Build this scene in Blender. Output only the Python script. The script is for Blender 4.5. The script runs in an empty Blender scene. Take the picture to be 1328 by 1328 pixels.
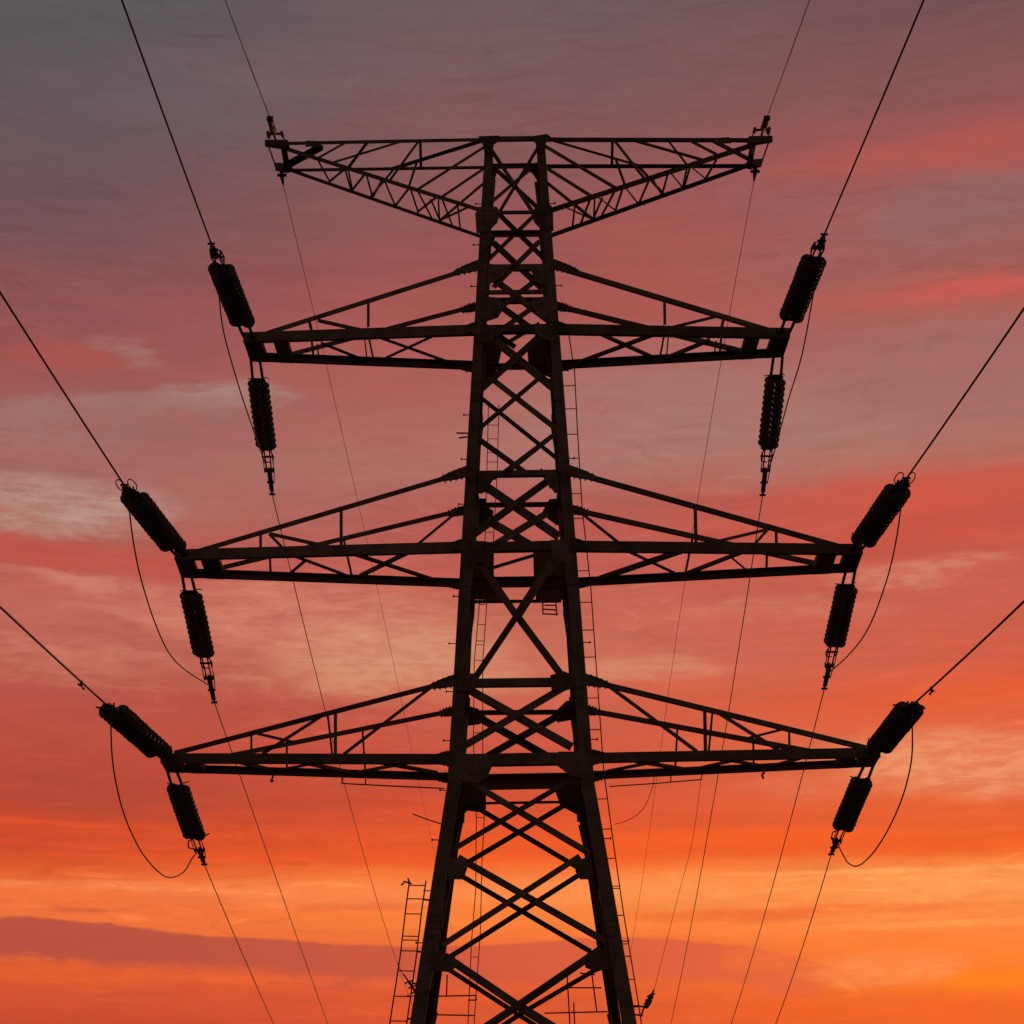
import bpy, math, random
from mathutils import Vector, Matrix
random.seed(7)
C = bpy.context.scene.collection
scn = bpy.context.scene
R = math.radians

# ------------------------------------------------------------------ camera
F_PX, HORIZON, DIST, ROLL = 2800.0, 1560.0, 50.0, R(.46)
PITCH = math.atan((HORIZON - 664) / F_PX)
CAM = Vector((-.15, -DIST, 1.6))
fw = Vector((0, math.cos(PITCH), math.sin(PITCH)))
up0 = Vector((0, -math.sin(PITCH), math.cos(PITCH)))
rt0 = Vector((1, 0, 0))
rt = rt0 * math.cos(ROLL) - up0 * math.sin(ROLL)
up = up0 * math.cos(ROLL) + rt0 * math.sin(ROLL)
cd = bpy.data.cameras.new('camera'); cam = bpy.data.objects.new('camera', cd); C.objects.link(cam)
cam.matrix_world = Matrix(((rt.x, up.x, -fw.x, CAM.x), (rt.y, up.y, -fw.y, CAM.y), (rt.z, up.z, -fw.z, CAM.z), (0, 0, 0, 1)))
cd.sensor_width = 36; cd.lens = F_PX / 1328 * 36; cd.clip_start = .1; cd.clip_end = 12000
scn.camera = cam

# surveying helpers: the line of sight of a photo point, cut with a real plane of the tower
def ray(x, y): return fw + rt * ((x - 664) / F_PX) - up * ((y - 664) / F_PX)
def at(x, y, Y):
    d = ray(x, y); return CAM + d * ((Y - CAM.y) / d.y)
class Plane:
    def __init__(s, a, b, c):
        s.o = a.copy(); s.n = (b - a).cross(c - a).normalized()
        if s.n.y > 0: s.n = -s.n
    def hit(s, x, y):
        d = ray(x, y); return CAM + d * ((s.o - CAM).dot(s.n) / d.dot(s.n))
def azel(x, y):
    d = ray(x, y).normalized(); return math.degrees(math.atan2(d.x, d.y)), math.degrees(math.asin(d.z))

# ------------------------------------------------------------------ sky
def lin(c):
    return tuple(((v / 255) / 12.92 if v / 255 <= .04045 else ((v / 255 + .055) / 1.055) ** 2.4) for v in c) + (1,)
SUN_AZ, SUN_EL = 14.0, 4.0
world = bpy.data.worlds.new('World'); scn.world = world; world.cycles.sampling_method = 'MANUAL'; world.cycles.sample_map_resolution = 512; world.use_nodes = True
nt = world.node_tree; N = nt.nodes; N.clear(); LK = nt.links.new
def math_(op, a, b=None, c=None, clamp=False):
    n = N.new('ShaderNodeMath'); n.operation = op; n.use_clamp = clamp
    for i, v in enumerate((a, b, c)):
        if v is None: continue
        if isinstance(v, (int, float)): n.inputs[i].default_value = v
        else: LK(v, n.inputs[i])
    return n.outputs[0]
def mrange(v, a, b, c, d, smooth=True):
    n = N.new('ShaderNodeMapRange'); n.interpolation_type = 'SMOOTHSTEP' if smooth else 'LINEAR'; n.clamp = True
    LK(v, n.inputs[0])
    for i, q in enumerate((a, b, c, d)): n.inputs[i + 1].default_value = q
    return n.outputs[0]
def mix(fac, a, b, mode='MIX'):
    n = N.new('ShaderNodeMix'); n.data_type = 'RGBA'; n.blend_type = mode
    if isinstance(fac, (int, float)): n.inputs[0].default_value = fac
    else: LK(fac, n.inputs[0])
    for i, v in ((6, a), (7, b)):
        if isinstance(v, tuple): n.inputs[i].default_value = v
        else: LK(v, n.inputs[i])
    return n.outputs[2]
tc = N.new('ShaderNodeTexCoord')
nm = N.new('ShaderNodeVectorMath'); nm.operation = 'NORMALIZE'; LK(tc.outputs['Generated'], nm.inputs[0])
sx = N.new('ShaderNodeSeparateXYZ'); LK(nm.outputs[0], sx.inputs[0])
DEG = 180 / math.pi
AZ = math_('MULTIPLY', math_('ARCTAN2', sx.outputs[0], sx.outputs[1]), DEG)
EL = math_('MULTIPLY', math_('ARCSINE', sx.outputs[2]), DEG)
def noise(sa, se, scale, detail, rough, off=0.0, dist=0.0):
    cx = N.new('ShaderNodeCombineXYZ')
    LK(math_('MULTIPLY', AZ, sa), cx.inputs[0]); LK(math_('MULTIPLY', EL, se), cx.inputs[1]); cx.inputs[2].default_value = off
    n = N.new('ShaderNodeTexNoise'); n.inputs['Scale'].default_value = scale; n.inputs['Detail'].default_value = detail
    n.inputs['Roughness'].default_value = rough; n.inputs['Distortion'].default_value = dist
    LK(cx.outputs[0], n.inputs['Vector']); return n.outputs[0]
w1 = noise(.16, .55, 1.0, 5, .55, 3.1); w2 = noise(.35, 1.1, 1.0, 6, .6, 11.7)
w3 = noise(1.0, 2.4, 1.0, 6, .62, 23.0, .6); w4 = noise(.55, 3.6, 1.5, 7, .62, 77.0, .9)
TEAR = math_('ADD', math_('MULTIPLY', w3, .5), math_('MULTIPLY', w4, .5))
# warped sky coordinates: gives cloud edges their torn outline
ELW = math_('ADD', EL, math_('MULTIPLY', mrange(EL, 6, 15, .28, 1), math_('ADD', math_('MULTIPLY', math_('SUBTRACT', w1, .5), 1.5), math_('MULTIPLY', math_('SUBTRACT', w3, .5), .45))))
AZW = math_('ADD', AZ, math_('MULTIPLY', math_('SUBTRACT', w2, .5), 5.0))
def col_ramp(stops, x):
    """colours of the sky down one compass bearing; stops are photo rows"""
    n = N.new('ShaderNodeValToRGB'); cr = n.color_ramp
    pts = sorted([(azel(x, y)[1], c) for y, c in stops])
    e = cr.elements
    for i, (el, c) in enumerate(pts):
        p = (el + 4) / 50
        k = e[i] if i < 2 else e.new(p)
        k.position = p; k.color = lin(c)
    LK(mrange(ELW, -4, 46, 0, 1, False), n.inputs[0]); return n.outputs[0]
left = col_ramp([(-500, (66, 72, 86)), (-100, (82, 83, 90)), (0, (93, 88, 92)), (150, (105, 87, 91)), (290, (119, 84, 88)), (345, (138, 82, 84)),
                 (400, (148, 84, 84)), (480, (158, 87, 84)), (570, (164, 101, 95)), (650, (170, 108, 100)), (720, (187, 86, 75)), (800, (186, 98, 86)),
                 (900, (182, 87, 78)), (980, (186, 78, 66)), (1035, (180, 74, 62)), (1072, (208, 78, 48)), (1100, (206, 78, 50)), (1128, (222, 88, 44)),
                 (1152, (242, 118, 60)), (1190, (238, 114, 60)), (1265, (222, 88, 46)), (1328, (198, 72, 46)), (1450, (190, 70, 50)), (1540, (120, 56, 46))], 60)
mid = col_ramp([(-500, (76, 76, 86)), (-100, (102, 88, 93)), (0, (114, 90, 93)), (100, (122, 90, 92)), (200, (137, 88, 88)), (300, (154, 86, 84)),
                (400, (168, 87, 82)), (500, (174, 101, 94)), (600, (178, 108, 99)), (680, (184, 90, 82)), (760, (196, 97, 83)), (860, (201, 112, 93)),
                (950, (205, 92, 76)), (1010, (200, 82, 66)), (1070, (222, 86, 50)), (1112, (240, 94, 40)), (1134, (248, 128, 62)), (1200, (250, 128, 58)),
                (1240, (234, 98, 52)), (1300, (222, 84, 46)), (1450, (210, 76, 40)), (1540, (130, 58, 44))], 664)
right = col_ramp([(-500, (80, 74, 82)), (-100, (104, 80, 84)), (0, (118, 82, 84)), (100, (140, 86, 86)), (180, (168, 88, 84)), (240, (160, 95, 92)),
                  (330, (160, 95, 90)), (370, (184, 90, 82)), (420, (168, 100, 94)), (560, (174, 112, 103)), (625, (200, 92, 74)), (680, (200, 82, 64)),
                  (760, (201, 94, 77)), (850, (212, 94, 74)), (900, (226, 92, 52)), (950, (222, 108, 76)), (1000, (226, 112, 76)), (1050, (228, 96, 56)),
                  (1095, (240, 98, 38)), (1126, (253, 150, 80)), (1180, (252, 140, 70)), (1230, (251, 124, 50)), (1270, (252, 116, 30)), (1292, (242, 98, 30)), (1328, (238, 88, 26)),
                  (1450, (235, 90, 20)), (1540, (140, 60, 40))], 1280)
col = mix(mrange(AZ, -13, 0, 0, 1), left, mid)
col = mix(mrange(AZ, 0, 12.5, 0, 1), col, right)
# fine drifting streaks
st = noise(.20, 1.7, 1.0, 8, .62, 5.5, .5)
col = mix(1.0, col, mix(mrange(st, .25, .75, 0, 1, False), (.89, .92, .94, 1), (1.09, 1.06, 1.04, 1)), 'MULTIPLY')
fine = noise(.5, 5.0, 1.0, 6, .65, 41.0)
col = mix(1.0, col, mix(mrange(fine, .3, .7, 0, 1, False), (.955, .96, .965, 1), (1.045, 1.04, 1.03, 1)), 'MULTIPLY')
def patch(x, y, rx, ry, c, amt, tear=.6, tilt=0.0):
    """one cloud bank at a bearing and height in the sky"""
    global col
    a0, e0 = azel(x, y); k = 48.9
    da = math_('SUBTRACT', AZW, a0); de = math_('SUBTRACT', ELW, e0)
    if tilt: de = math_('SUBTRACT', de, math_('MULTIPLY', da, tilt))
    da = math_('DIVIDE', da, rx / k / math.cos(R(e0))); de = math_('DIVIDE', de, ry / k)
    d = math_('ADD', math_('MULTIPLY', da, da), math_('MULTIPLY', de, de))
    m = mrange(d, 1.0, 0.0, 0, 1)
    m = math_('MULTIPLY', m, mrange(TEAR, .5 - .15 * tear, .5 + .12 * tear, 1 - tear, 1)) if tear else m
    col = mix(math_('MULTIPLY', m, amt), col, lin(c))
patch(60, 20, 330, 170, (88, 87, 91), .3, .3)
patch(240, 130, 230, 60, (112, 96, 98), .5, .6)
patch(420, 90, 260, 40, (128, 98, 100), .4, .6)
patch(1290, 190, 330, 42, (186, 88, 84), .7, .4)
patch(1240, 272, 170, 55, (148, 103, 102), .75, .3)
patch(1270, 372, 190, 20, (206, 90, 82), .8, .35)
patch(1010, 380, 220, 120, (170, 98, 93), .4, .3)
patch(850, 340, 160, 110, (176, 86, 80), .55, .2)
patch(900, 545, 360, 105, (172, 120, 111), .75, .25)
patch(1230, 470, 220, 90, (164, 108, 102), .6, .25)
patch(500, 470, 220, 80, (178, 90, 84), .5, .2)
patch(120, 465, 120, 26, (178, 84, 78), .7, .5)
patch(270, 520, 120, 32, (172, 138, 128), 1, .7, .12)
patch(120, 530, 170, 26, (164, 122, 114), .8, .7, .08)
patch(180, 462, 60, 16, (160, 118, 112), .7, .8, -.3)
patch(200, 545, 240, 40, (158, 106, 100), .7, .6, .1)
patch(70, 655, 190, 50, (186, 144, 130), 1, .7)
patch(60, 560, 150, 36, (166, 116, 108), .7, .75)
patch(420, 610, 160, 50, (172, 112, 102), .5, .5)
patch(60, 725, 260, 32, (196, 84, 70), .6, .3)
patch(110, 760, 190, 13, (214, 140, 122), .7, .8, -.06)
patch(210, 800, 170, 13, (212, 136, 116), .75, .8, -.1)
patch(90, 835, 200, 14, (208, 128, 110), .65, .8, -.05)
patch(150, 790, 300, 46, (200, 112, 98), .6, .5)
patch(420, 800, 260, 60, (214, 132, 110), .75, .7)
patch(500, 862, 210, 62, (216, 152, 120), .85, .4)
patch(60, 856, 170, 30, (204, 122, 104), .6, .7)
patch(330, 930, 320, 40, (182, 82, 72), .5, .3)
patch(1190, 740, 130, 24, (214, 138, 112), .75, .75)
patch(1000, 790, 190, 24, (210, 124, 102), .6, .7)
patch(850, 868, 130, 28, (214, 142, 112), .8, .6)
patch(1220, 640, 280, 45, (208, 84, 64), .6, .2)
patch(1250, 990, 200, 55, (236, 156, 122), .95, .65, -.1)
patch(1080, 1020, 150, 22, (226, 126, 92), .5, .7)
patch(320, 1080, 420, 9, (224, 86, 46), .6, .7)
patch(90, 1066, 200, 6, (232, 88, 46), .7, .6)
patch(120, 1096, 240, 6, (230, 88, 46), .6, .7)
patch(480, 1052, 260, 6, (220, 84, 52), .6, .6)
patch(330, 1114, 330, 10, (232, 88, 40), .7, .3)
patch(900, 1085, 330, 18, (244, 98, 36), .7, .3)
patch(160, 1152, 330, 8, (252, 142, 84), .6, .5)
patch(330, 1168, 260, 9, (232, 108, 58), .7, .5)
patch(1210, 1124, 330, 5, (255, 178, 106), .5, .4)
patch(1060, 1096, 300, 14, (236, 92, 38), .6, .5)
patch(1090, 1180, 210, 10, (240, 104, 48), .7, .6)
patch(1250, 1200, 240, 6, (255, 168, 92), .45, .5)
patch(460, 1176, 110, 8, (222, 92, 48), .8, .3)
patch(960, 1188, 150, 12, (236, 100, 46), .7, .5)
patch(420, 1158, 300, 26, (251, 140, 80), .6, .3)
patch(820, 1155, 260, 30, (254, 150, 84), .7, .3)
patch(1230, 1150, 240, 24, (255, 158, 90), .6, .3)
patch(1140, 1222, 170, 16, (250, 122, 44), .6, .5)
patch(1140, 1258, 140, 26, (248, 140, 80), .85, .35)
# torn cirrus sheets: pale fibres and dusky gaps between them
cir = noise(.30, 1.5, 1.5, 9, .64, 131.0, 1.7); cov = noise(.09, .22, 1.0, 3, .5, 57.0)
sheet = mrange(cov, .42, .60, .15, 1)
col = mix(math_('MULTIPLY', math_('MULTIPLY', mrange(cir, .53, .70, 0, 1), sheet), mrange(EL, 9, 26, .8, .25)), col, mix(1.0, col, (1.17, 1.38, 1.46, 1), 'MULTIPLY'))
col = mix(math_('MULTIPLY', math_('MULTIPLY', mrange(cir, .48, .32, 0, 1), sheet), .8), col, mix(1.0, col, (.92, .82, .80, 1), 'MULTIPLY'))
# the long low bank near the horizon, sharp on top
def graph(pts, v, a, b):
    n = N.new('ShaderNodeValToRGB'); e = n.color_ramp.elements; n.color_ramp.interpolation = 'B_SPLINE'
    for i, (p, q) in enumerate(pts):
        k = e[i] if i < 2 else e.new(p)
        k.position = p; k.color = (q, q, q, 1)
    LK(mrange(v, a, b, 0, 1, False), n.inputs[0])
    s = N.new('ShaderNodeSeparateColor'); LK(n.outputs[0], s.inputs[0]); return s.outputs[0]
tp = []
for x, y in [(-600, 1240), (-200, 1190), (0, 1184), (90, 1190), (190, 1204), (300, 1216), (420, 1222), (560, 1228), (660, 1224), (780, 1217), (880, 1215), (970, 1224), (1060, 1246), (1140, 1275), (1300, 1330)]:
    a, e = azel(x, y); tp.append(((a + 28) / 56, e / 20))
top = math_('MULTIPLY', graph(tp, AZ, -28, 28), 20)
edge = math_('ADD', top, math_('ADD', math_('MULTIPLY', math_('SUBTRACT', w3, .5), .22), math_('MULTIPLY', math_('SUBTRACT', w2, .5), .3)))
under = math_('SUBTRACT', edge, EL)
bank = math_('MULTIPLY', mrange(under, -.03, .07, 0, 1), mrange(math_('ADD', under, math_('MULTIPLY', math_('SUBTRACT', TEAR, .5), .9)), .85, 1.2, 1, .06))
bankc = mix(mrange(AZ, -12, 9, 0, 1), lin((180, 78, 66)), lin((226, 94, 60)))
bank = math_('MULTIPLY', bank, mrange(math_('ADD', AZ, math_('MULTIPLY', math_('SUBTRACT', w2, .5), 16)), 4.0, 9.5, 1, .1))
col = mix(math_('MULTIPLY', bank, .9), col, bankc)
patch(150, 1262, 330, 16, (232, 96, 48), .7, .4)
patch(420, 1272, 260, 10, (238, 100, 50), .7, .7)
patch(120, 1288, 160, 4, (196, 78, 54), .6, .7)
patch(90, 1181, 80, 5, (206, 90, 58), .8, .5)
patch(1300, 1268, 110, 18, (255, 124, 10), .85, .3)
patch(1180, 1304, 300, 14, (240, 88, 30), .6, .3)
col = mix(math_('MULTIPLY', mrange(EL, 17, 9.5, 0, 1), mrange(EL, 7.9, 9.0, .25, 1)), col, mix(1.0, col, (1.04, .90, .70, 1), 'MULTIPLY'))   # dustier, redder air low down
# away from the sunset the sky turns to dusk blue grey
aaz = math_('ABSOLUTE', AZ)
col = mix(mrange(aaz, 25, 120, 0, 1), col, lin((78, 68, 64)))
col = mix(mrange(EL, 33, 75, 0, .85), col, lin((52, 58, 72)))
col = mix(mrange(EL, 0, -3, 0, 1), col, lin((30, 26, 24)))
sky = N.new('ShaderNodeTexSky'); sky.sky_type = 'NISHITA'; sky.sun_disc = False
sky.sun_elevation = R(SUN_EL); sky.sun_rotation = R(SUN_AZ)
bg1 = N.new('ShaderNodeBackground'); LK(sky.outputs[0], bg1.inputs[0]); bg1.inputs[1].default_value = .05
bg2 = N.new('ShaderNodeBackground'); LK(col, bg2.inputs[0]); bg2.inputs[1].default_value = 1.0
ms = N.new('ShaderNodeMixShader'); ms.inputs[0].default_value = .97
LK(bg1.outputs[0], ms.inputs[1]); LK(bg2.outputs[0], ms.inputs[2])
wo = N.new('ShaderNodeOutputWorld'); LK(ms.outputs[0], wo.inputs[0])

sd = bpy.data.lights.new('sun', 'SUN'); sd.energy = .5; sd.angle = R(.5); sd.color = (1, .52, .25)
so = bpy.data.objects.new('sun', sd); C.objects.link(so)
sdir = Vector((math.sin(R(SUN_AZ)) * math.cos(R(SUN_EL)), math.cos(R(SUN_AZ)) * math.cos(R(SUN_EL)), math.sin(R(SUN_EL))))
so.rotation_euler = sdir.to_track_quat('Z', 'Y').to_euler(); so.location = (40, 60, 60)
vs = scn.view_settings; vs.view_transform = 'Standard'; vs.look = 'None'; vs.exposure = 0; vs.gamma = 1

# ------------------------------------------------------------------ materials
def mat(name, c1, c2, rough, metal=0.0, scale=4.0, bump=.15, vary=False):
    m = bpy.data.materials.new(name); m.use_nodes = True; t = m.node_tree; b = t.nodes['Principled BSDF']
    tcn = t.nodes.new('ShaderNodeTexCoord'); n = t.nodes.new('ShaderNodeTexNoise'); n.inputs['Scale'].default_value = scale
    n.inputs['Detail'].default_value = 6; n.inputs['Roughness'].default_value = .65; t.links.new(tcn.outputs['Object'], n.inputs['Vector'])
    r = t.nodes.new('ShaderNodeValToRGB'); r.color_ramp.elements[0].position = .35; r.color_ramp.elements[1].position = .68
    r.color_ramp.elements[0].color = c1 + (1,); r.color_ramp.elements[1].color = c2 + (1,)
    t.links.new(n.outputs[0], r.inputs[0]); t.links.new(r.outputs[0], b.inputs['Base Color'])
    if vary:                                               # every bar weathers a little differently
        oi = t.nodes.new('ShaderNodeObjectInfo'); mr = t.nodes.new('ShaderNodeMapRange'); mr.inputs[3].default_value = .62; mr.inputs[4].default_value = 1.3
        t.links.new(oi.outputs['Random'], mr.inputs[0])
        mx_ = t.nodes.new('ShaderNodeMix'); mx_.data_type = 'RGBA'; mx_.blend_type = 'MULTIPLY'; mx_.inputs[0].default_value = 1
        t.links.new(r.outputs[0], mx_.inputs[6]); t.links.new(mr.outputs[0], mx_.inputs[7]); t.links.new(mx_.outputs[2], b.inputs['Base Color'])
    b.inputs['Roughness'].default_value = rough; b.inputs['Metallic'].default_value = metal
    bp = t.nodes.new('ShaderNodeBump'); bp.inputs['Strength'].default_value = bump; bp.inputs['Distance'].default_value = .02
    t.links.new(n.outputs[0], bp.inputs['Height']); t.links.new(bp.outputs[0], b.inputs['Normal'])
    return m
STEEL = mat('weathered_steel', (.135, .074, .045), (.24, .142, .09), .8, .0, 2.2, .15, True)
RUST = mat('dark_fittings', (.07, .05, .04), (.12, .09, .07), .7, .0, 9)
GLASS = mat('brown_insulator_glaze', (.09, .052, .032), (.14, .08, .05), .45, 0, 3, .03)
CABLE = mat('aged_aluminium_cable', (.06, .052, .046), (.10, .085, .075), .7, .0, 30, .05)
CONC = mat('concrete', (.28, .27, .25), (.38, .36, .33), .9, 0, 3)
SOIL = mat('dry_grass_ground', (.035, .04, .018), (.085, .075, .04), .95, 0, .35, .5)

# ------------------------------------------------------------------ mesh helpers
class MB:
    def __init__(s): s.v = []; s.f = []
    def add(s, v, f):
        o = len(s.v); s.v += [tuple(p) for p in v]; s.f += [tuple(i + o for i in q) for q in f]; return s
    def hexa(s, a, b):        # two quads of four points
        return s.add(list(a) + list(b), [(0, 1, 2, 3), (7, 6, 5, 4), (0, 4, 5, 1), (1, 5, 6, 2), (2, 6, 7, 3), (3, 7, 4, 0)])
    def bar(s, p, q, w, h, n=Vector((0, -1, 0)), off=0.0):   # w across (in the face), h along n
        d = (q - p).normalized(); y = d.cross(n)
        if y.length < 1e-4: y = d.cross(Vector((1, 0, 0)))
        y.normalize(); z = y.cross(d).normalized()
        def ring(c): return [c + y * (a * w / 2) + z * (b * h / 2 + off) for a, b in ((-1, -1), (1, -1), (1, 1), (-1, 1))]
        return s.hexa(ring(p), ring(q))
    def angle(s, p, q, w, n=Vector((0, -1, 0)), flip=1, t=.016):  # L section: one flange in the face, one standing inwards
        d = (q - p).normalized(); y = d.cross(n)
        if y.length < 1e-4: y = d.cross(Vector((1, 0, 0)))
        y.normalize(); z = y.cross(d).normalized()
        s.bar(p, q, w, t, z)
        o = y * (flip * (w / 2 - t / 2)) - z * (w * .36 + t / 2 + .001)
        return s.bar(p + o, q + o, t, w * .7, z)
    def tube(s, pts, r, n=8, cap=True):
        rs = r if isinstance(r, (list, tuple)) else [r] * len(pts)
        rings = []; ref = None
        for i, p in enumerate(pts):
            d = (pts[min(i + 1, len(pts) - 1)] - pts[max(i - 1, 0)]).normalized()
            if ref is None: ref = d.orthogonal().normalized()
            ref = (ref - d * ref.dot(d)).normalized(); b = d.cross(ref)
            rings.append([p + (ref * math.cos(k * 2 * math.pi / n) + b * math.sin(k * 2 * math.pi / n)) * rs[i] for k in range(n)])
        v = [q for g in rings for q in g]; f = []
        for i in range(len(pts) - 1):
            for k in range(n):
                f.append((i * n + k, i * n + (k + 1) % n, (i + 1) * n + (k + 1) % n, (i + 1) * n + k))
        if cap: f += [tuple(range(n))[::-1], tuple((len(pts) - 1) * n + k for k in range(n))]
        return s.add(v, f)
    def plate(s, pts, nrm, t, off=0.0):
        n = len(pts); a = [p + nrm * (off + t / 2) for p in pts]; b = [p + nrm * (off - t / 2) for p in pts]
        return s.add(a + b, [tuple(range(n)), tuple(range(2 * n - 1, n - 1, -1))] + [(i, i + n, (i + 1) % n + n, (i + 1) % n) for i in range(n)])
    def bolt(s, p, n, r=.022, h=.03): return s.tube([p, p + n * h], r, 6)
    def build(s, name, m, parent=None, smooth=False):
        me = bpy.data.meshes.new(name); me.from_pydata(s.v, [], s.f); me.validate()
        me.materials.append(m)
        if smooth:
            for p in me.polygons: p.use_smooth = True
        o = bpy.data.objects.new(name, me); C.objects.link(o)
        if parent is not None:
            o.parent = parent
            w = parent.matrix_basis.copy(); pp = parent.parent
            while pp is not None: w = pp.matrix_basis @ w; pp = pp.parent
            o.matrix_parent_inverse = w.inverted()
        return o
def tag(o, label=None, cat=None, group=None, kind=None):
    for k, v in (('label', label), ('category', cat), ('group', group), ('kind', kind)):
        if v: o[k] = v
    return o
def empty(name, loc):
    o = bpy.data.objects.new(name, None); C.objects.link(o); o.location = loc; o.empty_display_size = .3; return o

# ------------------------------------------------------------------ ground
g = MB(); NG = 90; S = 4500.0
def gz(x, y):
    r = math.hypot(x, y + 20)
    h = -.05 + .22 * math.sin(x * .11 + .7) * math.cos(y * .083) if r > 9 else 0
    return h - max(0, y - 60) * .02 if y < 900 else h - 16.8
def gc(i):
    u = i / NG * 2 - 1; return math.copysign(abs(u) ** 3.2, u) * S
vv = [Vector((gc(i), gc(j), 0)) for j in range(NG + 1) for i in range(NG + 1)]
for p in vv: p.z = gz(p.x, p.y)
g.add(vv, [(j * (NG + 1) + i, j * (NG + 1) + i + 1, (j + 1) * (NG + 1) + i + 1, (j + 1) * (NG + 1) + i) for j in range(NG) for i in range(NG)])
tag(g.build('ground', SOIL, smooth=True), kind='structure')

# ------------------------------------------------------------------ pylon body
Z_TOP, Z_KINK, Z_BOT = 27.30, 10.62, .15
B_TOP, B_KINK, B_BOT = .645, 1.505, 2.99
DK = 1.2                                       # the shaft is deeper than wide
def bw(z):
    if z >= Z_KINK: return B_KINK + (B_TOP - B_KINK) * (z - Z_KINK) / (Z_TOP - Z_KINK)
    return B_BOT + (B_KINK - B_BOT) * (z - Z_BOT) / (Z_KINK - Z_BOT)
def corner(sx_, sy_, z): return Vector((sx_ * bw(z), sy_ * DK * bw(z), z))
def face(sy_, z0, z1): return Plane(corner(-1, sy_, z0), corner(1, sy_, z0), corner(-1, sy_, z1))
NF, FF = face(-1, Z_KINK, Z_TOP), face(1, Z_KINK, Z_TOP)
NL, FL = face(-1, Z_BOT, Z_KINK), face(1, Z_BOT, Z_KINK)
pylon = tag(empty('lattice_pylon', (0, 0, 0)), 'tall dark steel lattice pylon with four pairs of arms against the sunset sky', 'pylon')

for sx_ in (-1, 1):
    for sy_ in (-1, 1):
        m = MB(); zs = [Z_BOT, Z_KINK, Z_TOP]; ws = [.33, .30, .21] if sy_ < 0 else [.26, .26, .21]
        for i in range(2):
            a, b = corner(sx_, sy_, zs[i]), corner(sx_, sy_, zs[i + 1])
            def quad(c, w, kind):
                t = .028
                if kind == 0: return [c, c + Vector((-sx_ * w, 0, 0)), c + Vector((-sx_ * w, -sy_ * t, 0)), c + Vector((0, -sy_ * t, 0))]
                e = c + Vector((0, -sy_ * (t + .001), 0)); return [e, e + Vector((-sx_ * t, 0, 0)), e + Vector((-sx_ * t, -sy_ * w, 0)), e + Vector((0, -sy_ * w, 0))]
            out = Vector((sx_ * ws[i] * .35, sy_ * .02, 0))
            w0, w1_ = ws[i], ws[i + 1]
            for kd in (0, 1):
                m.hexa(quad(a + Vector((sx_ * w0 * .5, sy_ * .02, 0)), w0, kd), quad(b + Vector((sx_ * w1_ * .5, sy_ * .02, 0)), w1_, kd))
        # splice plates and bolts along the leg
        for z in (4.2, 7.4, 10.62, 13.1, 15.6, 18.2, 20.3, 22.2, 25.0):
            c = corner(sx_, sy_, z); w = .3 if z < 16 else .25
            c = c + Vector((sx_ * w * .42, 0, 0)); p0 = c + Vector((-sx_ * w * .55, sy_ * .037, 0))
            ax = (corner(sx_, sy_, z + .5) - corner(sx_, sy_, z)).normalized()
            m.bar(p0 - ax * .28, p0 + ax * .28, w * .8, .018)
            for k in range(4):
                for q in (-.25, .25):
                    m.bolt(p0 + ax * (-.21 + .14 * k) + Vector((q * w, sy_ * .008, 0)), Vector((0, sy_, 0)), .02, .03)
        m.build('leg', STEEL, pylon)
        f = MB(); c = corner(sx_, sy_, 0)
        for z0, z1, w0, w1_ in ((-.6, .12, .62, .55), (.121, .2, .36, .36)):
            f.hexa([Vector((c.x + i * w0, c.y + j * w0, z0)) for i, j in ((-1, -1), (1, -1), (1, 1), (-1, 1))], [Vector((c.x + i * w1_, c.y + j * w1_, z1)) for i, j in ((-1, -1), (1, -1), (1, 1), (-1, 1))])
        f.build('concrete_footing', CONC, pylon)

# bracing seen on the near (N) and far (F) faces: x0,y0,x1,y1,width in photo rows
def brace(pl, s, name='diagonal_brace', k=1.0):
    x0, y0, x1, y1, w = s
    a, b = pl.hit(x0, y0), pl.hit(x1, y1); m = MB(); w = w / 53.0 * k
    inn = -pl.n * (.05 if pl in (NF, NL) else -.05)
    sgn = 1 if (x1 - x0) * (y1 - y0) > 0 else -1
    off = inn * (1.0 + .5 * sgn)
    m.angle(a + off, b + off, w, pl.n if pl in (NF, NL) else -pl.n, 1, .014)
    return m.build(name, STEEL, pylon)
for s in [(636, 190, 692, 274, 4.5), (698, 190, 648, 274, 4.5), (640, 312, 704, 372, 7), (700, 312, 640, 372, 7), (628, 350, 716, 416, 7.5), (712, 350, 628, 414, 7.5),
          (640, 388, 704, 434, 7), (706, 388, 640, 434, 7), (707, 429, 622, 506, 9), (634, 432, 720, 502, 9),
          (638, 489, 722, 554, 6), (705, 485, 622, 555, 6), (622, 568, 686, 614, 6), (720, 562, 655, 614, 6),
          (614, 617, 726, 694, 9.5), (726, 612, 614, 693, 9.5), (632, 672, 692, 707, 9), (708, 666, 640, 707, 9),
          (612, 713, 671, 798, 8), (734, 700, 671, 798, 11), (671, 797, 614, 882, 8), (671, 797, 733, 880, 8),
          (604, 890, 742, 967, 9), (738, 887, 602, 967, 9)]: brace(NF, s)
for s in [(640, 219, 700, 274, 5), (697, 212, 636, 264, 5), (640, 273, 704, 336, 6), (698, 275, 634, 337, 6), (630, 425, 668, 452, 6), (700, 420, 650, 450, 6),
          (622, 516, 722, 596, 5), (722, 560, 640, 622, 4), (640, 618, 622, 640, 5), (700, 610, 722, 640, 5), 
          (604, 922, 708, 981, 9.5), (732, 924, 632, 981, 9.5), (622, 742, 692, 721, 4)]: brace(FF, s)
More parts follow.
